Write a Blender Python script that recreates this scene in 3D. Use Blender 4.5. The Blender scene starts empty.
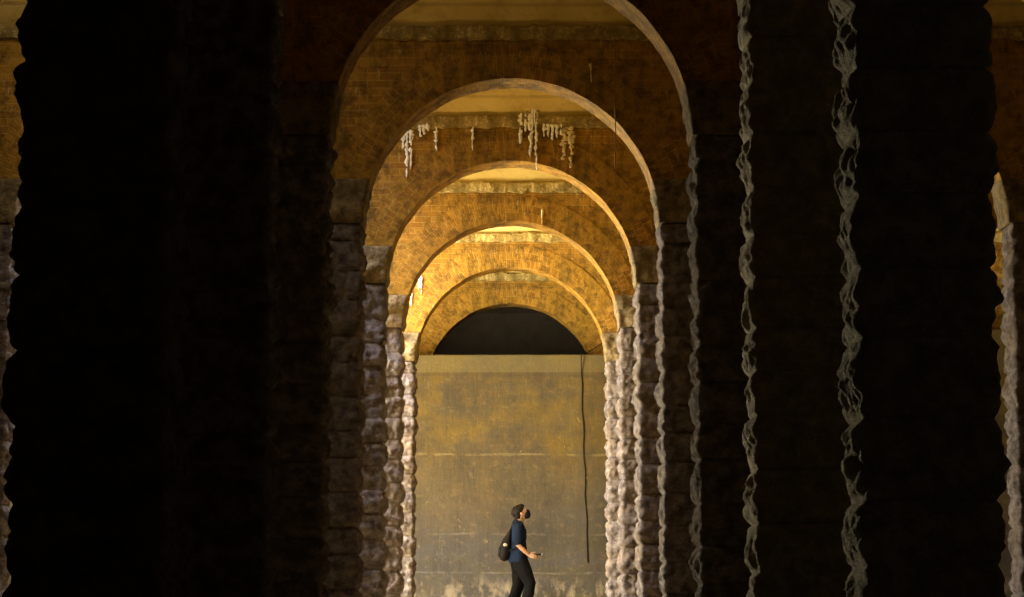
import bpy, bmesh, math, random
from mathutils import Vector, Matrix, noise
C = bpy.context.scene.collection
PI = math.pi

# ------------------------------------------------------------------ helpers
def tag(o, label=None, cat=None, group=None, kind=None):
    if label: o['label'] = label
    if cat: o['category'] = cat
    if group: o['group'] = group
    if kind: o['kind'] = kind
    return o

def thing(name, label, cat, loc=(0, 0, 0), group=None):
    o = bpy.data.objects.new(name, None); C.objects.link(o)
    o.location = loc; o.empty_display_size = .2
    return tag(o, label, cat, group)

def mesh_obj(name, verts, faces, mat, parent=None, uvs=None, smooth=True, loc=None):
    me = bpy.data.meshes.new(name)
    me.from_pydata(verts, [], faces)
    if uvs:
        l = me.uv_layers.new(name='UVMap')
        k = 0
        for f in uvs:
            for uv in f:
                l.data[k].uv = uv; k += 1
    me.materials.append(mat)
    if smooth:
        me.polygons.foreach_set('use_smooth', [True] * len(me.polygons))
    me.update()
    o = bpy.data.objects.new(name, me); C.objects.link(o)
    if parent: o.parent = parent
    if loc: o.location = loc
    return o

def obj_bm(name, bm, mat, parent=None, smooth=True):
    bmesh.ops.recalc_face_normals(bm, faces=bm.faces)
    me = bpy.data.meshes.new(name); bm.to_mesh(me); bm.free()
    me.materials.append(mat)
    if smooth:
        me.polygons.foreach_set('use_smooth', [True] * len(me.polygons))
    o = bpy.data.objects.new(name, me); C.objects.link(o)
    if parent: o.parent = parent
    return o

def fbm(p, octv=3):
    v = 0; a = 1; s = 0
    for i in range(octv):
        v += a * noise.noise(p); s += a; a *= .5; p = p * 2.03
    return v / s

# ------------------------------------------------------------------ materials
class NT:
    def __init__(s, name, rough=.85, spec=.25):
        m = bpy.data.materials.new(name); m.use_nodes = True
        s.m = m; s.t = m.node_tree; s.n = s.t.nodes
        s.b = s.n['Principled BSDF']; s.b.inputs['Roughness'].default_value = rough
        s.b.inputs['Specular IOR Level'].default_value = spec
    def node(s, ty, **kw):
        n = s.n.new(ty)
        for k, v in kw.items():
            if k in n.inputs: n.inputs[k].default_value = v
            else: setattr(n, k, v)
        return n
    def link(s, a, b): s.t.links.new(a, b)
    def coords(s, which='Object', scale=(1, 1, 1), loc=(0, 0, 0)):
        tc = s.node('ShaderNodeTexCoord'); mp = s.node('ShaderNodeMapping')
        s.link(tc.outputs[which], mp.inputs['Vector'])
        mp.inputs['Scale'].default_value = scale; mp.inputs['Location'].default_value = loc
        return mp.outputs['Vector']
    def noise(s, vec, scale, detail=4, rough=.6):
        n = s.node('ShaderNodeTexNoise'); s.link(vec, n.inputs['Vector'])
        n.inputs['Scale'].default_value = scale; n.inputs['Detail'].default_value = detail
        n.inputs['Roughness'].default_value = rough
        return n.outputs['Fac']
    def ramp(s, fac, stops):
        r = s.node('ShaderNodeValToRGB'); s.link(fac, r.inputs['Fac'])
        e = r.color_ramp.elements
        while len(e) < len(stops): e.new(.5)
        for el, (p, c) in zip(e, stops):
            el.position = p; el.color = (*c, 1) if len(c) == 3 else c
        return r.outputs['Color']
    def mix(s, fac, a, b, mode='MIX'):
        n = s.node('ShaderNodeMix', data_type='RGBA'); n.blend_type = mode
        for src, sock in ((fac, n.inputs[0]), (a, n.inputs[6]), (b, n.inputs[7])):
            if hasattr(src, 'is_linked'): s.link(src, sock)
            elif isinstance(src, (int, float)): sock.default_value = src
            else: sock.default_value = (*src, 1)
        return n.outputs[2]
    def math(s, op, a, b=None, c=None):
        n = s.node('ShaderNodeMath'); n.operation = op
        for i, v in enumerate((a, b, c)):
            if v is None: continue
            if hasattr(v, 'is_linked'): s.link(v, n.inputs[i])
            else: n.inputs[i].default_value = v
        return n.outputs[0]
    def bump(s, h, strength=.5, dist=.02, prev=None):
        n = s.node('ShaderNodeBump'); s.link(h, n.inputs['Height'])
        n.inputs['Strength'].default_value = strength; n.inputs['Distance'].default_value = dist
        if prev: s.link(prev, n.inputs['Normal'])
        return n.outputs['Normal']
    def color(s, c): s.link(c, s.b.inputs['Base Color'])
    def normal(s, n): s.link(n, s.b.inputs['Normal'])
G = (0, 0, 0)

def granite(name, base, pale, ochre, ochre_amt):
    k = NT(name, .82, .3)
    v = k.coords('Object')
    big = k.noise(v, 2.2, 3); mid = k.noise(v, 9, 5, .65); fine = k.noise(v, 60, 3, .7)
    c = k.mix(k.ramp(mid, [(.40, G), (.70, (1, 1, 1))]), base, pale)
    c = k.mix(k.math('MULTIPLY', k.ramp(fine, [(.45, G), (.7, (1, 1, 1))]), .35), c, tuple(x * .35 for x in base))
    c = k.mix(k.math('MULTIPLY', k.ramp(big, [(.42, G), (.62, (1, 1, 1))]), ochre_amt), c, ochre)
    # horizontal bedding / quarry chisel marks
    k.color(c)
    v2 = k.coords('Object', (1, 1, 2.2))
    h = k.math('ADD', k.noise(v2, 9, 7, .75), k.math('MULTIPLY', k.noise(v2, 45, 4, .7), .4))
    k.normal(k.bump(h, 1.0, .07))
    return k.m
M_granite = granite('granite', (.105, .086, .084), (.40, .355, .365), (.22, .15, .06), .35)
M_granite_lit_rim = granite('lit_rim_granite', (.40, .35, .25), (.86, .80, .62), (.55, .42, .20), .3)  # paler granite copy; brightness of the lit rims is put into the colour
M_granite_ochre = granite('ochre_stained_granite', (.13, .095, .05), (.46, .36, .19), (.30, .20, .06), .5)

def brick(name, bw, rh):
    k = NT(name, .85, .2)
    tc = k.node('ShaderNodeTexCoord')
    b = k.node('ShaderNodeTexBrick'); k.link(tc.outputs['UV'], b.inputs['Vector'])
    b.inputs['Scale'].default_value = 1; b.inputs['Brick Width'].default_value = bw
    b.inputs['Row Height'].default_value = rh; b.inputs['Mortar Size'].default_value = .007
    b.inputs['Mortar Smooth'].default_value = .3; b.inputs['Bias'].default_value = -.1
    b.inputs['Color1'].default_value = (.235, .112, .013, 1)
    b.inputs['Color2'].default_value = (.36, .190, .021, 1)
    b.inputs['Mortar'].default_value = (.36, .22, .05, 1)
    v = k.coords('Object')
    big = k.noise(v, 1.1, 4); mid = k.noise(v, 6, 5, .7); fine = k.noise(v, 40, 3)
    c = k.mix(k.math('MULTIPLY', k.ramp(big, [(.40, G), (.6, (1, 1, 1))]), .65), b.outputs['Color'], (.25, .145, .014))
    c = k.mix(k.math('MULTIPLY', k.ramp(mid, [(.46, G), (.62, (1, 1, 1))]), .75), c, (.07, .042, .008))
    run = k.noise(k.coords('Object', (1, 1, .14), (2, 1, 4)), 5, 5, .7)
    c = k.mix(k.math('MULTIPLY', k.ramp(run, [(.50, G), (.62, (1, 1, 1))]), .55), c, (.065, .04, .008))
    spl = k.noise(k.coords('Object', (1, 1, .35), (7, 3, 1)), 9, 6, .75)
    c = k.mix(k.math('MULTIPLY', k.ramp(spl, [(.60, G), (.70, (1, 1, 1))]), .6), c, (.56, .42, .18))
    k.color(c)
    inv = k.math('SUBTRACT', 1.0, b.outputs['Fac'])
    h = k.math('ADD', inv, k.math('MULTIPLY', fine, .7))
    h = k.math('ADD', h, k.math('MULTIPLY', mid, .8))
    k.normal(k.bump(h, .7, .012))
    return k.m
M_brick = brick('stained_brick', .225, .075)
M_ring = brick('arch_ring_brick', .064, .112)

def concrete(name, a, b, stain, line=0., bump=.4):
    k = NT(name, .8, .25)
    v = k.coords('Object')
    c = k.mix(k.ramp(k.noise(v, 1.5, 5), [(.35, G), (.65, (1, 1, 1))]), a, b)
    c = k.mix(k.math('MULTIPLY', k.ramp(k.noise(v, 5, 6, .7), [(.5, G), (.72, (1, 1, 1))]), .6), c, stain)
    h = k.noise(v, 30, 5, .7)
    if line:
        w = k.node('ShaderNodeTexWave'); w.bands_direction = 'Y'
        k.link(v, w.inputs['Vector']); w.inputs['Scale'].default_value = line
        w.inputs['Distortion'].default_value = .4
        wf = k.ramp(w.outputs['Fac'], [(0, G), (.08, (1, 1, 1))])
        c = k.mix(k.math('MULTIPLY', k.math('SUBTRACT', 1.0, wf), .3), c, tuple(x * .5 for x in stain))
        h = k.math('ADD', h, wf)
    k.color(c); k.normal(k.bump(h, bump, .01))
    return k.m
M_ceiling = concrete('board_marked_concrete', (.50, .37, .10), (.64, .50, .17), (.30, .21, .06), 1.6)
def cornice_mat():
    k = NT('rough_cornice_concrete', .9, .2); v = k.coords('Object')
    n1 = k.noise(k.coords('Object', (1, 1, .7)), 7, 6, .75); n2 = k.noise(v, 26, 4, .7)
    c = k.mix(k.ramp(n1, [(.40, G), (.60, (1, 1, 1))]), (.20, .145, .045), (.40, .30, .10))
    c = k.mix(k.ramp(k.math('ADD', k.math('MULTIPLY', n2, .5), k.math('MULTIPLY', n1, .5)), [(.53, G), (.66, (1, 1, 1))]), c, (.74, .63, .36))
    k.color(c); k.normal(k.bump(k.math('ADD', n1, n2), 1.0, .03)); return k.m
M_cornice = cornice_mat()
M_floor = concrete('bare_floor_concrete', (.27, .20, .10), (.36, .28, .15), (.18, .13, .07))
M_side = concrete('stained_side_wall', (.17, .13, .07), (.25, .20, .12), (.09, .07, .04))
M_dark = concrete('shade_dark_render', (.06, .05, .04), (.09, .07, .05), (.04, .03, .02))  # dark colour stands in for shade in the unlit bay past the last arch
M_calcite = concrete('calcite', (.86, .83, .74), (.93, .92, .88), (.78, .70, .52), 0, .8)
M_calcite_y = concrete('yellow_calcite', (.60, .50, .26), (.72, .62, .36), (.42, .32, .13), 0, .8)

# water-stained concrete dividing wall
def wall_mat():
    k = NT('water_stained_wall', .62, .4)
    v = k.coords('Object')
    tc = k.node('ShaderNodeSeparateXYZ'); k.link(v, tc.inputs[0])
    zz = k.math('ADD', tc.outputs['Z'], k.math('MULTIPLY', k.math('SUBTRACT', k.noise(v, .9, 4), .5), 1.5))
    up = k.ramp(k.math('DIVIDE', zz, 4.3), [(.30, G), (.68, (1, 1, 1))])
    vv = k.coords('Object', (1, 1, .18))         # vertical runs
    vh = k.coords('Object', (.35, 1, 1.2))       # horizontal tide lines
    drip = k.noise(vv, 9, 5, .65); tide = k.noise(vh, 3.2, 5, .65); blot = k.noise(v, 1.3, 4, .6)
    low = k.mix(drip, (.036, .034, .036), (.095, .086, .089))
    high = k.mix(tide, (.070, .047, .008), (.22, .138, .019))
    c = k.mix(up, low, high)
    c = k.mix(k.math('MULTIPLY', k.ramp(tide, [(.47, G), (.60, (1, 1, 1))]), .6), c, (.075, .060, .030))
    bl2 = k.noise(k.coords('Object', (1, 1, .8), (2.2, 0, 1.1)), 1.5, 6, .68)
    c = k.mix(k.math('MULTIPLY', k.ramp(bl2, [(.40, G), (.62, (1, 1, 1))]), .7), c, (.036, .030, .024))
    c = k.mix(k.math('MULTIPLY', k.ramp(drip, [(.50, G), (.64, (1, 1, 1))]), .35), c, (.065, .055, .035))
    th = k.noise(k.coords('Object', (.8, 1, 1.3), (6, 4, 4)), 7, 6, .75)
    c = k.mix(k.math('MULTIPLY', k.ramp(th, [(.54, G), (.70, (1, 1, 1))]), .28), c, (.30, .225, .085))
    # pale flaking band close to the floor
    band = k.ramp(k.math('ADD', tc.outputs['Z'], k.math('MULTIPLY', drip, .55)), [(.72, (1, 1, 1)), (1.02, G)])
    band = k.math('MULTIPLY', band, k.ramp(k.noise(k.coords('Object', (1, 1, .5)), 6, 5, .7), [(.47, G), (.60, (1, 1, 1))]))
    c = k.mix(k.math('MULTIPLY', band, .6), c, (.34, .28, .20))
    sp = k.noise(k.coords('Object', (1, 1, .6), (3, 0, 5)), 7, 5, .7)
    c = k.mix(k.math('MULTIPLY', k.ramp(sp, [(.66, G), (.72, (1, 1, 1))]), .6), c, (.55, .42, .18))
    # lighter capping course and day-joints
    cap = k.ramp(tc.outputs['Z'], [(0, G), (1, (1, 1, 1))])
    gz = k.math('GREATER_THAN', tc.outputs['Z'], 4.02)
    c = k.mix(k.math('MULTIPLY', gz, .5), c, (.16, .13, .05))
    brk = k.noise(k.coords('Object', (1, 1, 1), (1, 8, 2)), 2.6, 5, .7)
    def line(z0, w):
        d = k.math('ABSOLUTE', k.math('SUBTRACT', k.math('ADD', tc.outputs['Z'], k.math('MULTIPLY', tide, .12)), z0))
        return k.math('LESS_THAN', d, w)
    for z0, w, a, col in ((4.03, .022, .55, (.10, .07, .03)), (2.72, .02, .4, (.60, .48, .22)), (1.42, .016, .4, (.44, .38, .30)), (.80, .014, .35, (.46, .42, .38))):
        c = k.mix(k.math('MULTIPLY', k.math('MULTIPLY', line(z0, w), k.ramp(brk, [(.42, G), (.6, (1, 1, 1))])), a * .8), c, tuple(q * .6 for q in col))
    k.color(c)
    k.normal(k.bump(k.math('ADD', k.noise(v, 22, 5, .7), drip), .5, .012))
    return k.m
M_wall = wall_mat()

def plain(name, col, rough=.8, spec=.3, n=.15, sc=40):
    k = NT(name, rough, spec)
    v = k.coords('Object')
    f = k.noise(v, sc, 3)
    k.color(k.mix(f, tuple(x * (1 - n) for x in col), tuple(min(1, x * (1 + n)) for x in col)))
    k.normal(k.bump(f, .2, .003))
    return k.m
M_skin = plain('skin', (.60, .38, .28), .55, .4, .06)
M_shirt = plain('navy_cotton', (.016, .030, .078), .9, .1, .2, 60)
M_trouser = plain('black_trouser_cloth', (.006, .007, .011), .85, .15, .2, 60)
M_hair = plain('black_hair', (.012, .010, .010), .6, .3, .3, 120)
M_mask = plain('black_mask_cloth', (.012, .012, .014), .8, .2)
M_bag = plain('black_nylon', (.010, .010, .014), .7, .3)
M_badge = plain('white_badge', (.75, .78, .82), .5, .4)
M_shoe = plain('dark_shoe', (.02, .02, .022), .6)
M_sole = plain('white_sole', (.6, .6, .58), .6)
M_phone = plain('black_glass', (.010, .010, .012), .2, .5)
M_phone_edge = plain('pale_metal', (.55, .52, .48), .35, .5)
M_eye = plain('eye_white', (.7, .68, .65), .3)
M_iris = plain('dark_iris', (.03, .015, .01), .2)
M_cable = plain('black_cable', (.02, .018, .015), .7)
M_rust = plain('rusty_wire', (.22, .11, .04), .8)

# ------------------------------------------------------------------ geometry of the reservoir (metres)
HALF = 1.43            # half clear opening
PW = .62               # pier width
BAY = 2 * HALF + PW / 1.0
Z1, PITCH = 9.5, 4.14
PD = .50               # pier depth
T = .45                # arch wall thickness
CZ = 3.84              # arch centre height
SPR = 4.24             # top of granite springer
CB, CT = 5.67, 5.79   # cornice
def YK(k): return Z1 + (k - 1) * PITCH

# --- granite pier shaft
def shaft_mesh(seed, nper, nrow):
    rnd = random.Random(seed)
    hs = []; z = 0.0
    while z < CZ - .16:
        h = rnd.uniform(.25, .345)
        if CZ - (z + h) < .16: h = CZ - z
        hs.append((z, h)); z += h
    w, d, r = PW / 2 - .032, PD / 2 - .022, .03
    per = []
    segs = [((-w + r, -d), (w - r, -d), (0, -1)), ((w, -d + r), (w, d - r), (1, 0)),
            ((w - r, d), (-w + r, d), (0, 1)), ((-w, d - r), (-w, -d + r), (-1, 0))]
    n4 = nper // 4
    for i, (a, b, n) in enumerate(segs):
        for j in range(n4 - 2):
            t = j / (n4 - 3)
            # face coordinate in 0..1 for the bulge across the face
            per.append((a[0] + (b[0] - a[0]) * t, a[1] + (b[1] - a[1]) * t, n[0], n[1], t))
        n2 = segs[(i + 1) % 4][2]
        cx = (n[0] + n2[0]); cy = (n[1] + n2[1])
        cxx, cyy = cx * (w - r), cy * (d - r)
        for q in (1 / 3, 2 / 3):
            ax = n[0] * math.cos(q * PI / 2) + n2[0] * math.sin(q * PI / 2)
            ay = n[1] * math.cos(q * PI / 2) + n2[1] * math.sin(q * PI / 2)
            per.append((cxx + ax * r, cyy + ay * r, ax, ay, 1.0))
    N = len(per)
    verts = []
    for bi, (z0, h) in enumerate(hs):
        amp = rnd.uniform(.030, .064)
        top = rnd.uniform(.35, .65); jx, jy = rnd.uniform(-.006, .006), rnd.uniform(-.006, .006)
        off = Vector((rnd.uniform(-50, 50), rnd.uniform(-50, 50), rnd.uniform(-50, 50)))
        tiltx, tilty = rnd.uniform(-.016, .016), rnd.uniform(-.016, .016)
        for rr in range(nrow + 1):
            t = rr / nrow
            te = t
            e = min(te, 1 - te)
            prof = .42 * min(1, e / .12) ** .7 + .58 * math.sin(PI * te) ** .75
            zz = z0 + h * t
            for (x, y, nx, ny, fs) in per:
                p = Vector((x, y, zz))
                q = p * 5.0 + off
                face = .62 + .38 * math.sin(PI * fs)
                b1 = noise.noise(q)
                b2 = abs(noise.noise(p * 11 + off))
                b3 = noise.noise(p * 26 + off)
                b = amp * face * .72 + .030 * b1 + .050 * (b2 - .22) + .012 * b3 + .006 * noise.noise(p * 55 + off) + .030 * (noise.voronoi(p * 7.5 + off)[0][0] - .45) - (.008 if seed < 104 else .016) * max(0, .22 - abs(noise.noise(Vector((x * 22, y * 22, zz * 9)) + off))) * 3 + tiltx * (2 * t - 1) * nx + tilty * (2 * t - 1) * ny
                dd = prof * b - (1 - prof) * .006
                verts.append((x + nx * dd + jx * prof, y + ny * dd + jy * prof, zz))
    rows = len(verts) // N
    faces = []
    for a in range(rows - 1):
        for j in range(N):
            faces.append((a * N + j, a * N + (j + 1) % N, (a + 1) * N + (j + 1) % N, (a + 1) * N + j))
    faces.append(tuple(range(N))[::-1]); faces.append(tuple((rows - 1) * N + j for j in range(N)))
    me = bpy.data.meshes.new('pier_shaft'); me.from_pydata(verts, [], faces)
    me.materials.append(M_granite)
    me.polygons.foreach_set('use_smooth', [True] * (len(me.polygons) - 2) + [False] * 2)
    me.update()
    return me

def springer_mesh(seed, nrow=20, n4=24):
    rnd = random.Random(seed)
    off = Vector((rnd.uniform(-50, 50), rnd.uniform(-50, 50), rnd.uniform(-50, 50)))
    verts = []; N = 4 * n4
    for rr in range(nrow + 1):
        t = rr / nrow; z = CZ + (SPR + .03 - CZ) * t
        w = PW / 2 + (HALF - math.sqrt(HALF ** 2 - (z - CZ) ** 2)) - .004
        d = PD / 2
        prof = .3 * min(1, min(t, 1 - t) / .12) ** .7 + .7 * math.sin(PI * t) ** .7
        for i in range(4):
            for j in range(n4):
                s = j / n4
                if i == 0: x, y, nx, ny = -w + 2 * w * s, -d, 0, -1
                elif i == 1: x, y, nx, ny = w, -d + 2 * d * s, 1, 0
                elif i == 2: x, y, nx, ny = w - 2 * w * s, d, 0, 1
                else: x, y, nx, ny = -w, d - 2 * d * s, -1, 0
                p = Vector((x, y, z))
                b = .05 * noise.noise(p * 6 + off) + .022 * noise.noise(p * 17 + off) + .010 * noise.noise(p * 40 + off) + .022 + .03 * (noise.voronoi(p * 8 + off)[0][0] - .4)
                c = 1 if .06 < s < .97 else .4
                if nx: b *= .6
                verts.append((x + nx * b * prof * c, y + ny * b * prof * c, z))
    faces = []
    for a in range(nrow):
        for j in range(N):
            faces.append((a * N + j, a * N + (j + 1) % N, (a + 1) * N + (j + 1) % N, (a + 1) * N + j))
    faces.append(tuple(range(N))[::-1]); faces.append(tuple(nrow * N + j for j in range(N)))
    me = bpy.data.meshes.new('springer_block'); me.from_pydata(verts, [], faces)
    me.materials.append(M_granite_ochre)
    me.polygons.foreach_set('use_smooth', [True] * (len(me.polygons) - 2) + [False] * 2)
    me.update()
    return me

SHAFTS = [shaft_mesh(100 + i, *((168, 16) if i < 6 else (112, 12))) for i in range(14)]
for _i in (1, 3): SHAFTS[_i].materials[0] = M_granite_lit_rim  # nearest right piers take the brightened copy for their lit edges
SHAFTS2 = [shaft_mesh(300 + i, 100, 11) for i in range(4)]
SPRINGERS = [springer_mesh(500 + i) for i in range(5)]

def pier(x, k, shaft, spr, label, group):
    t = thing('stone_pier', label, 'pier', (x, YK(k) + PD / 2, 0), group)
    if x < -1.74 and k == 1: t.scale = (1.11, 1, 1)
    a = bpy.data.objects.new('pier_shaft', shaft); C.objects.link(a); a.parent = t
    b = bpy.data.objects.new('springer_block', spr); C.objects.link(b); b.parent = t
    b['label'] = 'ochre-stained springer block at the pier head'
    return t

LL = ['broad black granite pier filling the far left, nearest of the left row',
      'dark granite pier beside the nearest left one, its courses barely visible',
      'dim brown granite pier with pale head block, third back on the left',
      'grey-brown rock-faced granite pier, fourth back in the row left of the passage',
      'narrow mottled grey granite pier, fifth back in the row left of the passage',
      'purple-grey rough granite pier, sixth back in the row left of the passage',
      'brightest pale granite pier touching the left edge of the stained concrete wall']
LR = ['broad black granite pier on the far right with a dull grey lit left edge',
      'black granite pier on the right with a bright pale yellow wavy left edge',
      'dark granite pier on the right, third back, with a golden brown lit left edge',
      'dark grey granite pier, fourth back in the row right of the passage',
      'rock-faced granite pier, fifth back in the row right of the passage, thin pale left edge',
      'rough granite pier, sixth back on the right, with a whitish lit left edge',
      'ochre-brown scalloped granite pier touching the right edge of the stained concrete wall']
GP = 'rock-faced granite piers lining the central passage'
for k in range(1, 8):
    pier(-1.74 - (.02 if k == 1 else 0), k, SHAFTS[(k - 1) * 2], SPRINGERS[k % 5], LL[k - 1], GP)
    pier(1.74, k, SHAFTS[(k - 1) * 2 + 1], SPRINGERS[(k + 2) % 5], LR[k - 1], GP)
for sx in (-1, 1):
    pier(sx * 1.74, 8, SHAFTS2[0 if sx < 0 else 1], SPRINGERS[0],
         'granite pier hidden behind the stained concrete wall, under the last arch', 'granite piers behind the concrete wall')
    for k in range(1, 9):
        if k == 4:
            lab = ('grey granite pier at the very left edge of the photo with a glowing right edge' if sx < 0 else
                   'lit scalloped granite pier at the very right edge of the photo')
            g = 'granite piers of the outer rows'
        else:
            side = 'left' if sx < 0 else 'right'
            lab = f'granite pier in the outer {side} row, hidden behind the nearer dark piers'
            g = f'hidden granite piers of the outer {side} row'
        pier(sx * 5.12, k, SHAFTS2[(k + (sx > 0)) % 4], SPRINGERS[(k + 1) % 5], lab, g)

# --- brick arch bays
A0 = math.asin((SPR - CZ - .12) / HALF)
def ring_mesh():
    R0, R1 = HALF, HALF + .336
    na, nr, ny = 120, 6, 6
    verts, faces, uvs = [], [], []
    def wob(x, y, z, amp=.008):
        p = Vector((x, y, z)); return amp * noise.noise(p * 6) + amp * .6 * noise.noise(p * 17)
    def sheet(fn, nu, nv, uvf, flip=False):
        base = len(verts)
        for i in range(nu + 1):
            for j in range(nv + 1):
                verts.append(fn(i / nu, j / nv))
        for i in range(nu):
            for j in range(nv):
                a = base + i * (nv + 1) + j
                q = [(i, j), (i + 1, j), (i + 1, j + 1), (i, j + 1)]
                f = [a, a + nv + 1, a + nv + 2, a + 1]
                if flip: q = q[::-1]; f = f[::-1]
                faces.append(tuple(f)); uvs.append([uvf(u / nu, v / nv) for u, v in q])
    def pt(u, r, y):
        a = A0 + (PI - 2 * A0) * u
        if r < R0 + .001: r = R0 + wob(math.cos(a), y * .7, math.sin(a))
        x = r * math.cos(a); z = CZ + r * math.sin(a)
        return x, y, z
    L = (PI - 2 * A0) * 1.55
    def front(u, v):
        x, y, z = pt(u, R0 + (R1 - R0) * v, 0)
        return (x, y + (wob(x, 3, z, .007) if 0 < v < 1 else 0), z)
    def back(u, v):
        return pt(u, R0 + (R1 - R0) * v, T)
    def soff(u, v):
        return pt(u, R0, T * v)
    sheet(front, na, nr, lambda u, v: (u * L, v * .336))
    sheet(back, na, nr, lambda u, v: (u * L, v * .336), True)
    sheet(soff, na, ny, lambda u, v: (u * L, v * .448 + .0), True)
    sheet(lambda u, v: pt(0, R0 + (R1 - R0) * u, T * v), 2, 2, lambda u, v: (u * .33, v * .44))
    sheet(lambda u, v: pt(1, R0 + (R1 - R0) * u, T * v), 2, 2, lambda u, v: (u * .33, v * .44), True)
    me = bpy.data.meshes.new('arch_ring'); me.from_pydata(verts, [], faces)
    l = me.uv_layers.new(name='UVMap'); kk = 0
    for f in uvs:
        for uv in f: l.data[kk].uv = uv; kk += 1
    bm = bmesh.new(); bm.from_mesh(me)
    bmesh.ops.remove_doubles(bm, verts=bm.verts, dist=.0004)
    bmesh.ops.recalc_face_normals(bm, faces=bm.faces)
    bm.to_mesh(me); bm.free()
    me.materials.append(M_ring); me.update()
    return me

def spandrel_mesh(seed):
    R1 = HALF + .330; off = Vector((seed * 3.1, seed, 0))
    nx, nz = 60, 12; verts, faces, uvs = [], [], []
    for side, y in ((0, .008), (1, T - .008)):
        base = len(verts)
        for i in range(nx + 1):
            x = -1.74 + 3.48 * i / nx
            zb = CZ + math.sqrt(max(0, R1 * R1 - x * x))
            for j in range(nz + 1):
                z = zb + (CB + .02 - zb) * j / nz
                w = .006 * noise.noise(Vector((x, 0, z)) * 4 + off) if 0 < i < nx else 0
                verts.append((x, y + w, z))
        for i in range(nx):
            for j in range(nz):
                a = base + i * (nz + 1) + j
                f = (a, a + nz + 1, a + nz + 2, a + 1)
                if side: f = f[::-1]
                faces.append(f)
                uvs.append([(verts[q][0] + 5, verts[q][2]) for q in f])
    me = bpy.data.meshes.new('spandrel'); me.from_pydata(verts, [], faces)
    l = me.uv_layers.new(name='UVMap'); kk = 0
    for f in uvs:
        for uv in f: l.data[kk].uv = uv; kk += 1
    me.materials.append(M_brick); me.update()
    return me

def cornice_mesh(seed):
    off = Vector((seed * 5.3, 2, seed))
    prof = [(-.00, CB - .015), (-.035, CB), (-.05, CB + .05), (-.052, CT - .02), (-.03, CT), (T + .03, CT), (T + .052, CT - .02),
            (T + .05, CB + .05), (T + .035, CB), (T, CB - .015)]
    nx = 90; P = len(prof); verts, faces = [], []
    for i in range(nx + 1):
        x = -1.74 + 3.48 * i / nx
        for j, (y, z) in enumerate(prof):
            q = Vector((x * 5, y * 3, z * 3)) + off
            a = 0 if i in (0, nx) else 1
            dy = .020 * noise.noise(q) * a; dz = .022 * noise.noise(q * 2.3 + Vector((9, 9, 9))) * a
            if z < CB + .01: dz -= a * .02 * max(0, noise.noise(q * 3.1))
            verts.append((x, y + (dy if y < .2 else -dy), z + dz))
    for i in range(nx):
        for j in range(P):
            a, b = i * P + j, i * P + (j + 1) % P
            faces.append((a, b, b + P, a + P))
    faces.append(tuple(range(P))[::-1]); faces.append(tuple(nx * P + j for j in range(P)))
    me = bpy.data.meshes.new('cornice'); me.from_pydata(verts, [], faces)
    bm = bmesh.new(); bm.from_mesh(me); bmesh.ops.recalc_face_normals(bm, faces=bm.faces); bm.to_mesh(me); bm.free()
    me.materials.append(M_cornice); me.update()
    return me
RING = ring_mesh(); SPAN = [spandrel_mesh(i) for i in range(4)]; CORN = [cornice_mesh(i) for i in range(4)]

def arch(x, k, label, group):
    t = thing('brick_arch', label, 'arch', (x, YK(k) + .025, 0), group)
    if abs(abs(x) - 3.43) < .01: t.scale = (.971, 1, 1)
    for nm, me in (('arch_ring', RING), ('spandrel', SPAN[(k + int(x)) % 4]), ('cornice', CORN[(k + int(x)) % 4])):
        o = bpy.data.objects.new(nm, me); C.objects.link(o); o.parent = t
        if nm == 'cornice': o['label'] = 'rough pale concrete cornice under the vault'
    return t
LA = ['nearest brick arch spanning above the two broad black piers, out of the light',
      'second nearest brick arch, resting above the pale yellow edged right pier',
      'largest visible arch, dark with a golden right edge, cut by the photo top',
      'dark brown brick arch behind the largest one, its golden rim complete',
      'brick arch with white calcite drips running over its face',
      'orange brick arch, third from the far end, with pale speckled cornice',
      'glowing orange brick arch, second from the far end',
      'smallest orange brick arch around the black half-round opening at the far end']
for k in range(1, 9):
    arch(0, k, LA[k - 1], 'brick arches over the central passage')
    for bx, side in ((-3.43, 'left'), (3.43, 'right')):
        if k == 4: lab, g = f'brick arch of the {side} side aisle, a sliver at the photo {side} edge', 'brick arches of the side aisles'
        else: lab, g = f'brick arch over the {side} side aisle, hidden behind the dark piers', f'hidden brick arches over the {side} side aisle'
        arch(bx, k, lab, g)
    for bx, side in ((-6.86, 'left'), (6.86, 'right')):
        arch(bx, k, f'brick arch of the outermost {side} aisle against the side wall, hidden behind the piers', f'hidden outermost {side} arches')

# ------------------------------------------------------------------ setting
def boxm(name, x0, x1, y0, y1, z0, z1, mat):
    bm = bmesh.new(); bmesh.ops.create_cube(bm, size=1)
    for v in bm.verts:
        v.co = Vector(((x0 if v.co.x < 0 else x1), (y0 if v.co.y < 0 else y1), (z0 if v.co.z < 0 else z1)))
    o = obj_bm(name, bm, mat, None, False); o['kind'] = 'structure'; return o
YB0, YB1 = 5.0, 44.5
OY0, OY1, OZ = 28.2, 34.2, 4.2      # side entrance broken through the left wall
boxm('floor', -8.9, 8.9, YB0 - 6, YB1, -.2, 0, M_floor)
boxm('wall_left', -9.1, -8.61, YB0, OY0, 0, 7.2, M_side)
boxm('wall_left', -9.1, -8.61, OY1, YB1, 0, 7.2, M_side)
boxm('wall_left', -9.1, -8.61, OY0, OY1, OZ, 7.2, M_side)
boxm('wall_right', 8.61, 9.1, YB0, YB1, 0, 6.7, M_side)
boxm('wall_end', -8.9, 8.9, YB1 - .1, YB1 + .2, 0, 6.7, M_dark)

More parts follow.
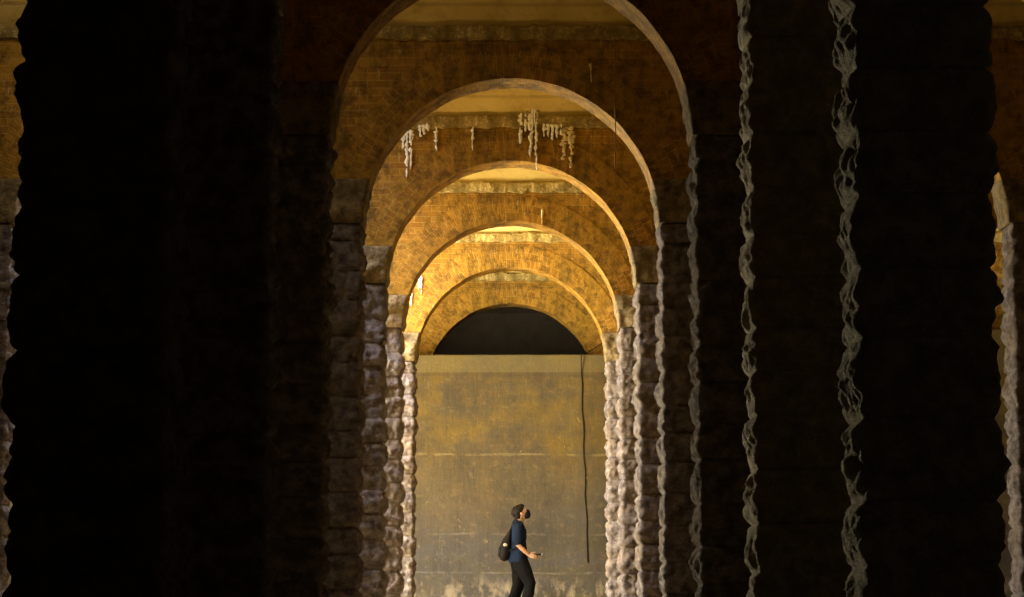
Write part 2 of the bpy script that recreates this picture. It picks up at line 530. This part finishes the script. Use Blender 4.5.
# barrel vaults with square roof openings above the left and right side aisles
OPEN = {}      # (interval, side) -> (x0, x1)
def vault(y0, y1, holes, name='ceiling', mat=None):
    rise = .92; n = 20; L = y1 - y0
    R = (L * L / 4 + rise * rise) / (2 * rise); cz = CT + rise - R
    xs = sorted(set([-8.9, 8.9] + [q for h in holes for q in h[:2]]))
    verts, faces = [], []
    def z_at(t):
        yy = (t - .5) * L; return cz + math.sqrt(R * R - yy * yy)
    for x0, x1 in zip(xs, xs[1:]):
        for i in range(n):
            t0, t1 = i / n, (i + 1) / n
            hole = any(abs(h[0] - x0) < 1e-6 and h[2] <= (t0 + t1) / 2 <= h[3] for h in holes)
            if hole: continue
            b = len(verts)
            for (x, t, dz) in ((x0, t0, 0), (x1, t0, 0), (x1, t1, 0), (x0, t1, 0), (x0, t0, .2), (x1, t0, .2), (x1, t1, .2), (x0, t1, .2)):
                verts.append((x, y0 + t * L, z_at(t) + dz))
            faces += [(b, b + 3, b + 2, b + 1), (b + 4, b + 5, b + 6, b + 7), (b, b + 1, b + 5, b + 4), (b + 1, b + 2, b + 6, b + 5), (b + 2, b + 3, b + 7, b + 6), (b + 3, b, b + 4, b + 7)]
    bm = bmesh.new(); me = bpy.data.meshes.new(name); me.from_pydata(verts, [], faces)
    me.materials.append(mat or M_ceiling); me.update()
    o = bpy.data.objects.new(name, me); C.objects.link(o); o['kind'] = 'structure'
    return o
HOLES = {3: [(-4.6, -2.6, .35, .7)], 4: [(-4.6, -2.6, .55, .9)], 5: [(-4.6, -2.6, .55, .9)], 6: [(-4.9, -2.9, .55, .9)]}  # first hole is an added one, lighting the left pier front behind it
for k in range(0, 9):
    y0 = YK(k) + T + .02 if k > 0 else YB0
    y1 = YK(k + 1) + .03 if k < 8 else YB1
    vault(y0, y1, HOLES.get(k, []), mat=M_dark if k == 8 else None)  # last vault coloured dark for the shade of its bay

# dividing wall: slightly skew, with a lighter capping
def wallpiece(name, x0, x1, top, mat):
    ya = 37.72; sk = -.12
    n = 60; verts, faces = [], []
    for i in range(n + 1):
        x = x0 + (x1 - x0) * i / n
        y = ya + sk * (x / 8.7)
        dz = .006 * noise.noise(Vector((x * 3, 0, 0)))
        for (yy, zz) in ((y, 0), (y, top + dz - .012), (y + .012, top + dz), (38.35, top + dz), (38.35, 0)):
            verts.append((x, yy, zz))
    for i in range(n):
        for j in range(5):
            a, b = i * 5 + j, i * 5 + (j + 1) % 5
            faces.append((a, b, b + 5, a + 5))
    faces.append(tuple(range(5))); faces.append(tuple(n * 5 + j for j in range(5))[::-1])
    me = bpy.data.meshes.new(name); me.from_pydata(verts, [], faces)
    bm = bmesh.new(); bm.from_mesh(me); bmesh.ops.recalc_face_normals(bm, faces=bm.faces); bm.to_mesh(me); bm.free()
    me.materials.append(mat); me.update()
    o = bpy.data.objects.new(name, me); C.objects.link(o); o['kind'] = 'structure'; return o
wallpiece('wall_back', -8.6, 6.6, 4.31, M_wall)
wallpiece('wall_back', 6.6, 8.6, 4.72, M_wall)

# ------------------------------------------------------------------ cables
def tube(pts, r, n=8):
    bm = bmesh.new(); rings = []
    P = [Vector(p) for p in pts]
    for i, p in enumerate(P):
        d = (P[min(i + 1, len(P) - 1)] - P[max(i - 1, 0)]).normalized()
        a = d.orthogonal().normalized() if i == 0 else (rings_a - d * rings_a.dot(d)).normalized()
        rings_a = a
        b = d.cross(a)
        rr = r[i] if isinstance(r, (list, tuple)) else r
        rings.append([bm.verts.new(p + (a * math.cos(2 * PI * j / n) + b * math.sin(2 * PI * j / n)) * rr) for j in range(n)])
    for r0, r1 in zip(rings, rings[1:]):
        for j in range(n): bm.faces.new((r0[j], r0[(j + 1) % n], r1[(j + 1) % n], r1[j]))
    bm.faces.new(rings[0][::-1]); bm.faces.new(rings[-1])
    return bm
yw = 37.693
pts = [(1.66, 38.40, 4.70), (1.45, 38.38, 4.52), (1.20, 38.36, 4.36), (1.165, 38.2, 4.325), (1.16, 37.8, 4.325), (1.16, 37.66, 4.29), (1.155, yw, 4.0)]
for i in range(1, 14): pts.append((1.155 + .012 * math.sin(i * 1.7) + .006 * i, yw - .0, 4.0 - i * .2))
pts.append((1.25, yw, .9))
tag(obj_bm('hanging_cable', tube(pts, .008), M_cable), 'thin black cable hanging down the right side of the stained concrete wall', 'cable')
tag(obj_bm('hanging_wire', tube([(1.01 + .004 * math.sin(i), YK(4) - .055, 5.68 - i * .12) for i in range(12)], .005), M_rust),
    'thin rusty wire hanging from the cornice of the dark brown arch', 'wire')

# ------------------------------------------------------------------ calcite drips
def streak(x, y, z1, z0, w, seed, mat=None, n=1, thick=.02):
    """hardened mineral run: many small flat overlapping dabs, thinning out downwards, plus n thin runs"""
    rnd = random.Random(seed); bm = bmesh.new(); H_ = z1 - z0
    W = w * max(1, n)
    runs = [x + (q - (n - 1) / 2) * w * .9 + rnd.uniform(-.2, .2) * w for q in range(n)]
    ends = [1.0 if q == n // 2 else rnd.uniform(.3, .9) for q in range(n)]
    def dab(cx, cz, rx, rz):
        N = 9; M_ = []
        ph = rnd.uniform(0, 6)
        out = [Vector((cx + rx * math.cos(2 * PI * j / N) * (1 + .35 * math.sin(j * 2.3 + ph)), y + .03, cz + rz * math.sin(2 * PI * j / N) * (1 + .25 * math.sin(j * 3.1 + ph)))) for j in range(N)]
        v0 = [bm.verts.new(p) for p in out]
        v1 = [bm.verts.new((p.x, y - thick * .25, p.z)) for p in out]
        v2 = [bm.verts.new((cx + (p.x - cx) * .55, y - thick * .7, cz + (p.z - cz) * .6)) for p in out]
        for a, b in ((v0, v1), (v1, v2)):
            for j in range(N): bm.faces.new((a[j], a[(j + 1) % N], b[(j + 1) % N], b[j]))
        bm.faces.new(v2); bm.faces.new(v0[::-1])
    for rx_, en in zip(runs, ends):
        t = 0.0
        while t < en:
            z = z1 - t * H_; k_ = 1 - .6 * t / en
            dab(rx_ + rnd.uniform(-.15, .15) * w, z, w * rnd.uniform(.14, .62) * k_, rnd.uniform(.014, .035))
            t += rnd.uniform(.010, .030) / H_ * (1 if rnd.random() < .86 else 2.4)
    return bm
def calcite(label, *a, mat=None, **kw):
    a = list(a); a[2] += .2; a[3] += .2
    o = obj_bm('calcite_drip', streak(*a, **kw), mat or M_calcite)
    tag(o, label, 'mineral drip', 'calcite drips on the arches')
y5, y6, y7, y4 = YK(5) + .02, YK(6) + .02, YK(7) + .02, YK(4) + .02
calcite('large white calcite run spilling over the cornice above the arch crown', .20, y5 - .04, 5.60, 5.12, .06, 3, n=4)
calcite('long thin white calcite run down to the arch crown', .275, y5 - .04, 5.80, 4.98, .05, 4, n=2)
calcite('broad yellowish calcite slab right of the white runs', .645, y5 - .01, 5.47, 4.98, .085, 5, mat=M_calcite_y, n=2)
calcite('low white crust between the white run and the yellow slab', .48, y5 - .035, 5.47, 5.30, .06, 6, n=5)
calcite('small white icicle under the cornice, left of the arch crown', -.86, y5 - .01, 5.46, 5.20, .05, 7, n=1)
calcite('short white icicle under the cornice, nearest left of the crown', -.44, y5 - .01, 5.46, 5.22, .04, 8, n=1)
calcite('short ragged white crust on the left part of the cornice', -1.0, y5 - .03, 5.47, 5.33, .05, 9, n=3)
calcite('tall broken pale run on the left haunch of the dripping arch', -1.20, y5 - .005, 5.40, 4.88, .05, 10, n=3, thick=.006)
calcite('small pale drip on the dark brown arch above right of its crown', .78, y4 - .0, 5.20, 5.05, .03, 11, mat=M_calcite_y)
calcite('white drip on the left haunch of the glowing orange arch', -1.37, y7 + .0, 4.90, 4.66, .035, 12, n=2, thick=.012)
calcite('lower white drip at the left foot of the glowing orange arch', -1.50, y7 + .0, 4.66, 4.48, .04, 13, n=1, thick=.012)
calcite('pale drip right of the crown of the third arch from the end', .42, y6 + .0, 5.2, 5.02, .03, 14, mat=M_calcite_y)

# ------------------------------------------------------------------ person (faces +x, looks up)
PX, PY = 0.0, 35.6
person = thing('person', 'person in navy t-shirt and black trousers with black face mask, looking up, holding a phone', 'person', (PX + .12, PY, 0))
LOCAL = Vector((.12, 0, 0))
def lobe(bm, pts, n=16, cap=1.0):
    """tapered limb through (x, y, z, rx, ry) rings, closed with round ends; ellipse axes: rx in-plane, ry across (world y)"""
    P = [Vector(p[:3]) - LOCAL for p in pts]; rings = []
    for i, p in enumerate(P):
        d = (P[min(i + 1, len(P) - 1)] - P[max(i - 1, 0)]).normalized()
        b = Vector((0, 1, 0)); b = (b - d * b.dot(d)).normalized(); a = b.cross(d)
        rings.append([bm.verts.new(p + a * math.cos(2 * PI * j / n) * pts[i][3] + b * math.sin(2 * PI * j / n) * pts[i][4]) for j in range(n)])
    for r0, r1 in zip(rings, rings[1:]):
        for j in range(n): bm.faces.new((r0[j], r0[(j + 1) % n], r1[(j + 1) % n], r1[j]))
    for ring, s, i in ((rings[0], -1, 0), (rings[-1], 1, len(P) - 1)):
        d = ((P[1] - P[0]) if i == 0 else (P[-1] - P[-2])).normalized() * s
        mid = [bm.verts.new(P[i] + (v.co - P[i]) * .7 + d * min(pts[i][3], pts[i][4]) * .7 * cap) for v in ring]
        tip = bm.verts.new(P[i] + d * min(pts[i][3], pts[i][4]) * cap)
        for j in range(n):
            bm.faces.new((ring[j], ring[(j + 1) % n], mid[(j + 1) % n], mid[j]))
            bm.faces.new((mid[j], mid[(j + 1) % n], tip))
    return bm
def ell(bm, c, r, rot=0, u=20, v=14):
    R = Matrix.Rotation(rot, 4, 'Y')
    m = Matrix.Translation(Vector(c) - LOCAL) @ R @ Matrix.Diagonal((*r, 1))
    bmesh.ops.create_uvsphere(bm, u_segments=u, v_segments=v, radius=1, matrix=m)
def remeshed(name, bm, mat, vox, parent, sm=4):
    o = obj_bm(name, bm, mat, parent)
    r = o.modifiers.new('remesh', 'REMESH'); r.mode = 'VOXEL'; r.voxel_size = vox; r.use_smooth_shade = True
    s = o.modifiers.new('smooth', 'SMOOTH'); s.iterations = sm; s.factor = .5
    return o
tilt = -math.radians(33)       # head thrown back
HC = Vector((.165, 0, 1.615))
def H(x, y, z):                 # head-local (face +x, up +z) to person space
    v = Matrix.Rotation(tilt, 3, 'Y') @ Vector((x, y, z)); return HC + v
body = bmesh.new()
# head
ell(body, H(-.01, 0, .022), (.098, .076, .094), tilt)
ell(body, H(.035, 0, -.035), (.060, .060, .080), tilt)
ell(body, H(.055, 0, -.085), (.036, .040, .030), tilt)
lobe(body, [(*H(.092, 0, .015), .010, .010), (*H(.108, 0, -.012), .015, .014), (*H(.106, 0, -.025), .014, .017)], 10)
for s in (-1, 1):
    ell(body, H(-.008, s * .077, -.008), (.018, .010, .032), tilt - .2, 12, 8)
    ell(body, H(.085, s * .028, .032), (.012, .022, .008), tilt, 12, 8)
ell(body, H(.092, 0, -.058), (.014, .026, .008), tilt, 12, 8)
# neck, torso core
lobe(body, [(.105, 0, 1.44, .062, .075), (.12, 0, 1.49, .060, .062), (.14, 0, 1.54, .058, .058), (.15, 0, 1.58, .056, .055)])
lobe(body, [(.115, 0, .90, .10, .145), (.115, 0, 1.05, .095, .135), (.11, 0, 1.25, .105, .155), (.105, 0, 1.38, .098, .165), (.105, 0, 1.45, .065, .11)])
SH, EL, WR = (.095, -.185, 1.415), (.105, -.215, 1.125), (.268, -.165, .975)
lobe(body, [(*SH, .050, .048), (.092, -.205, 1.28, .044, .042), (*EL, .038, .037), (.18, -.20, 1.055, .036, .034), (*WR, .026, .022)])
SL, ELL, WL = (.105, .185, 1.415), (.135, .22, 1.135), (.285, .10, .985)
lobe(body, [(*SL, .050, .048), (.115, .21, 1.28, .044, .042), (*ELL, .038, .037), (.20, .17, 1.065, .036, .034), (*WL, .026, .022)])
# legs
FR = [(.115, -.085, .92, .092, .085), (.20, -.095, .73, .088, .080), (.292, -.10, .535, .058, .056), (.265, -.10, .38, .056, .052), (.20, -.10, .20, .038, .036), (.165, -.10, .09, .034, .033)]
BK = [(.105, .085, .92, .092, .085), (.12, .09, .73, .080, .075), (.115, .09, .52, .058, .056), (.06, .09, .35, .056, .052), (-.04, .09, .20, .038, .036), (-.075, .09, .11, .034, .033)]
lobe(body, FR); lobe(body, BK)
for hx, hy, hz in ((.165, -.10, .055), (-.075, .09, .07)):
    lobe(body, [(hx - .03, hy, hz, .036, .034), (hx + .07, hy, hz - .012, .030, .040), (hx + .15, hy, hz - .025, .018, .038)], 12)
# hands: palm, four fingers bent round the phone, thumb on top
def hand(base, side):
    bx, by, bz = base
    lobe(body, [(bx, by, bz, .022, .018), (bx + .035, by, bz - .018, .034, .016), (bx + .082, by, bz - .026, .038, .014)], 12)
    for q, ln in enumerate((.072, .080, .075, .060)):
        oz = .030 - q * .020; l = ln
        lobe(body, [(bx + .082, by, bz - .024 + oz, .0088, .0088), (bx + .082 + l * .45, by + side * .012, bz - .030 + oz, .0084, .0084),
                    (bx + .082 + l * .72, by + side * .034, bz - .034 + oz, .0080, .0080), (bx + .082 + l * .62, by + side * .055, bz - .034 + oz, .0072, .0072)], 8)
    lobe(body, [(bx + .028, by, bz + .008, .012, .011), (bx + .062, by + side * .012, bz + .030, .0100, .0100), (bx + .096, by + side * .020, bz + .034, .0085, .0085)], 8)
hand(WR, 1); hand(WL, -1)
b = remeshed('body', body, M_skin, .0062, person, 3)
for s in (-1, 1):
    e = bmesh.new(); ell(e, H(.078, s * .030, .012), (.012, .013, .011), tilt, 12, 8); eo = obj_bm('eye', e, M_eye, person)
    e = bmesh.new(); ell(e, H(.0885, s * .030, .013), (.003, .0058, .0058), tilt, 10, 6); obj_bm('iris', e, M_iris, eo)
# hair: full dark crop
hb = bmesh.new()
ell(hb, H(-.034, 0, .046), (.112, .090, .096), tilt)
ell(hb, H(.035, 0, .095), (.060, .066, .040), tilt)
ell(hb, H(-.078, 0, -.012), (.055, .074, .074), tilt)
ell(hb, H(.070, 0, .082), (.030, .055, .022), tilt)
rnd = random.Random(5)
for i in range(60):
    a, bb = rnd.uniform(0, 2 * PI), rnd.uniform(-.1, 1)
    r = math.sqrt(max(0, 1 - bb * bb * .98))
    ell(hb, H(-.028 + .100 * r * math.cos(a) if r * math.cos(a) < .75 else .05, .083 * r * math.sin(a), .045 + .092 * bb), (.018, .016, .016), tilt, 8, 6)
remeshed('hair', hb, M_hair, .007, person, 1)
mk = bmesh.new()
ell(mk, H(.050, 0, -.060), (.064, .066, .066), tilt); ell(mk, H(.092, 0, -.030), (.032, .036, .040), tilt)
mo = remeshed('face_mask', mk, M_mask, .006, person, 3)
st = bmesh.new()
for s in (-1, 1):
    for dz in (.012, -.05):
        t_ = tube([tuple(H(.045, s * .062, -.03 + dz * .4) - LOCAL), tuple(H(.015, s * .077, -.012 + dz * .6) - LOCAL), tuple(H(-.022, s * .082, .0 + dz) - LOCAL)], .0025, 6)
        me_ = bpy.data.meshes.new('t'); t_.to_mesh(me_); t_.free(); st.from_mesh(me_); bpy.data.meshes.remove(me_)
obj_bm('ear_loops', st, M_mask, mo)
# t-shirt
ts = bmesh.new()
lobe(ts, [(.112, 0, .865, .148, .212), (.112, 0, .94, .146, .205), (.114, 0, 1.04, .134, .180), (.112, 0, 1.18, .118, .172), (.106, 0, 1.33, .118, .182), (.104, 0, 1.42, .098, .170), (.110, 0, 1.475, .080, .115), (.118, 0, 1.50, .068, .075)], 28, .2)
lobe(ts, [(.100, -.11, 1.425, .080, .075), (.094, -.185, 1.400, .084, .078), (.088, -.210, 1.27, .080, .070), (.088, -.216, 1.17, .076, .068)])
lobe(ts, [(.105, .11, 1.425, .080, .075), (.105, .185, 1.400, .084, .078), (.112, .212, 1.27, .080, .070), (.118, .218, 1.17, .076, .068)])
for v in ts.verts:
    p = v.co * 9
    v.co += Vector((noise.noise(p), noise.noise(p + Vector((5, 5, 5))), 0)) * .012
sh = remeshed('t_shirt', ts, M_shirt, .009, person, 2)
# trousers
tr = bmesh.new()
lobe(tr, [(.115, 0, .97, .112, .158), (.108, 0, .88, .125, .172), (.112, 0, .82, .120, .165)], 24)
def fat(L, a=.034): return [(x, y, z, rx + a, ry + a) for x, y, z, rx, ry in L[:-1]] + [(L[-1][0], L[-1][1], L[-1][2] + .01, .056, .055)]
lobe(tr, fat(FR)); lobe(tr, fat(BK))
for v in tr.verts:
    p = v.co * 12
    v.co += Vector((noise.noise(p), noise.noise(p + Vector((5, 5, 5))), 0)) * .010
remeshed('trousers', tr, M_trouser, .010, person, 2)
for hx, hy, hz in ((.165, -.10, .0), (-.075, .09, .0)):
    s_ = bmesh.new()
    lobe(s_, [(hx - .045, hy, hz + .055, .045, .042), (hx + .03, hy, hz + .055, .045, .045), (hx + .10, hy, hz + .045, .036, .048), (hx + .165, hy, hz + .038, .026, .042)], 14)
    so = remeshed('shoe', s_, M_shoe, .008, person, 2)
    bm = bmesh.new(); lobe(bm, [(hx - .05, hy, hz + .016, .014, .042), (hx + .05, hy, hz + .016, .014, .046), (hx + .17, hy, hz + .018, .014, .044)], 14)
    obj_bm('sole', bm, M_sole, so)

# backpack on his back (-x)
bag = thing('backpack', 'small black backpack with a white badge, worn by the person in the navy t-shirt', 'backpack', (PX + .12, PY, 0))
bb_ = bmesh.new()
lobe(bb_, [(-.100, 0, .955, .085, .135), (-.090, 0, 1.05, .098, .145), (-.055, 0, 1.18, .082, .140), (-.012, 0, 1.30, .045, .120), (.005, 0, 1.36, .020, .09)], 24)
for v in bb_.verts:
    if v.co.x > -.065: v.co.x = min(v.co.x, -.005 - LOCAL.x + .02 + 0)
remeshed('pack_body', bb_, M_bag, .010, bag, 3)
pk = bmesh.new(); lobe(pk, [(-.170, 0, .97, .035, .10), (-.165, 0, 1.06, .030, .10), (-.135, 0, 1.13, .018, .09)], 18)
po = remeshed('front_pocket', pk, M_bag, .010, bag, 2)
bd = bmesh.new(); ell(bd, (-.085, -.132, 1.125), (.036, .014, .028), .1, 16, 10); obj_bm('badge', bd, M_badge, bag)
for s in (-1, 1):
    stp = [(-.02, s * .10, 1.34), (.04, s * .115, 1.47), (.105, s * .12, 1.492), (.175, s * .122, 1.45), (.228, s * .125, 1.35), (.232, s * .13, 1.22), (.16, s * .168, 1.12), (.06, s * .178, 1.07), (-.03, s * .15, 1.04)]
    bm = bmesh.new(); lobe(bm, [(x, y, z, .010, .024) for x, y, z in stp], 10); obj_bm('shoulder_strap', bm, M_bag, bag)
# phone between the two hands
ph = thing('phone', 'dark phone held out in front of the person, its far end pale', 'phone', (PX + .12, PY, 0))
def slab(cx, cy, cz, lx, ly, lz, rot, bev):
    bm = bmesh.new(); bmesh.ops.create_cube(bm, size=1, matrix=Matrix.Translation(Vector((cx, cy, cz)) - LOCAL) @ Matrix.Rotation(rot, 4, 'Y') @ Matrix.Diagonal((lx, ly, lz, 1)))
    bmesh.ops.bevel(bm, geom=bm.edges[:], offset=bev, segments=3, affect='EDGES'); return bm
obj_bm('phone_body', slab(.395, -.125, .980, .165, .078, .020, .0 - .06, .005), M_phone, ph)
o_ = obj_bm('pale_bumper', slab(.475, -.125, .985, .022, .080, .024, -.06, .005), M_phone_edge, ph); o_['label'] = 'pale metal end'

# ------------------------------------------------------------------ camera
cam = bpy.data.cameras.new('camera'); co = bpy.data.objects.new('camera', cam); C.objects.link(co)
cam.sensor_width = 36; cam.lens = 2300 / 1024 * 36
co.location = (0, 0, .12); co.rotation_euler = (PI / 2 + math.atan(312.5 / 2300), 0, 0)
cam.shift_x = .001; cam.clip_start = .1; cam.clip_end = 200
bpy.context.scene.camera = co

# ------------------------------------------------------------------ light
def area(name, loc, rot, sx, sy, col, e, spread=None):
    l = bpy.data.lights.new(name, 'AREA'); l.shape = 'RECTANGLE'; l.size = sx; l.size_y = sy
    l.color = col; l.energy = e
    if spread: l.spread = spread
    o = bpy.data.objects.new(name, l); C.objects.link(o); o.location = loc; o.rotation_euler = rot; return o
def spot(name, loc, target, col, e, ang, r=.1, blend=.6):
    l = bpy.data.lights.new(name, 'SPOT'); l.color = col; l.energy = e; l.spot_size = ang; l.shadow_soft_size = r; l.spot_blend = blend
    o = bpy.data.objects.new(name, l); C.objects.link(o); o.location = loc
    o.rotation_euler = (Vector(target) - Vector(loc)).to_track_quat('-Z', 'Y').to_euler(); return o
COOL = (.88, .88, 1.0); SIDE = (1.0, .87, .58); WARM = (1.0, .60, .20)
for k, e, t in ((3, 48, .45), (4, 330, .74), (5, 800, .74), (6, 1700, .74)):
    ym = YK(k) + T + t * (PITCH - T)
    area('roof_opening_daylight', (-3.9 if k == 6 else -3.6, ym, 6.95), (0, 0, 0), 1.9, 1.2, (1.0, .88, .72) if k == 3 else COOL, e)  # nearest, warmer lamp is added to lift the left pier front
area('side_entrance_daylight', (-9.0, (OY0 + OY1) / 2, 2.1), (0, -PI / 2, 0), 4.0, OY1 - OY0, SIDE, 7000)
# added unseen warm fill spots low behind the left piers, lighting the vaults
for k, y, tx, ty, e, an in ((3, YK(4) - 1.2, .3, YK(4) - 1.5, 110, .9), (4, YK(5) - 1.2, .3, YK(5) - 1.3, 560, .8), (5, YK(6) - 1.2, .3, YK(6) - 1.3, 130, .9),
                      (6, YK(6) + 1.7, -.3, YK(7), 560, 1.2), (7, YK(7) + 1.4, -.3, YK(8), 45, 1.5)):
    spot('warm_fill_spot', (-2.6, y, .3), (tx, ty, 5.9), WARM, e, an, .15)

w = bpy.data.worlds.new('world'); bpy.context.scene.world = w; w.use_nodes = True
w.node_tree.nodes['Background'].inputs[0].default_value = (.6, .5, .35, 1)
w.node_tree.nodes['Background'].inputs[1].default_value = .02
vs = bpy.context.scene.view_settings
vs.view_transform = 'Standard'; vs.look = 'None'; vs.gamma = 1; vs.use_curve_mapping = False; vs.exposure = 0
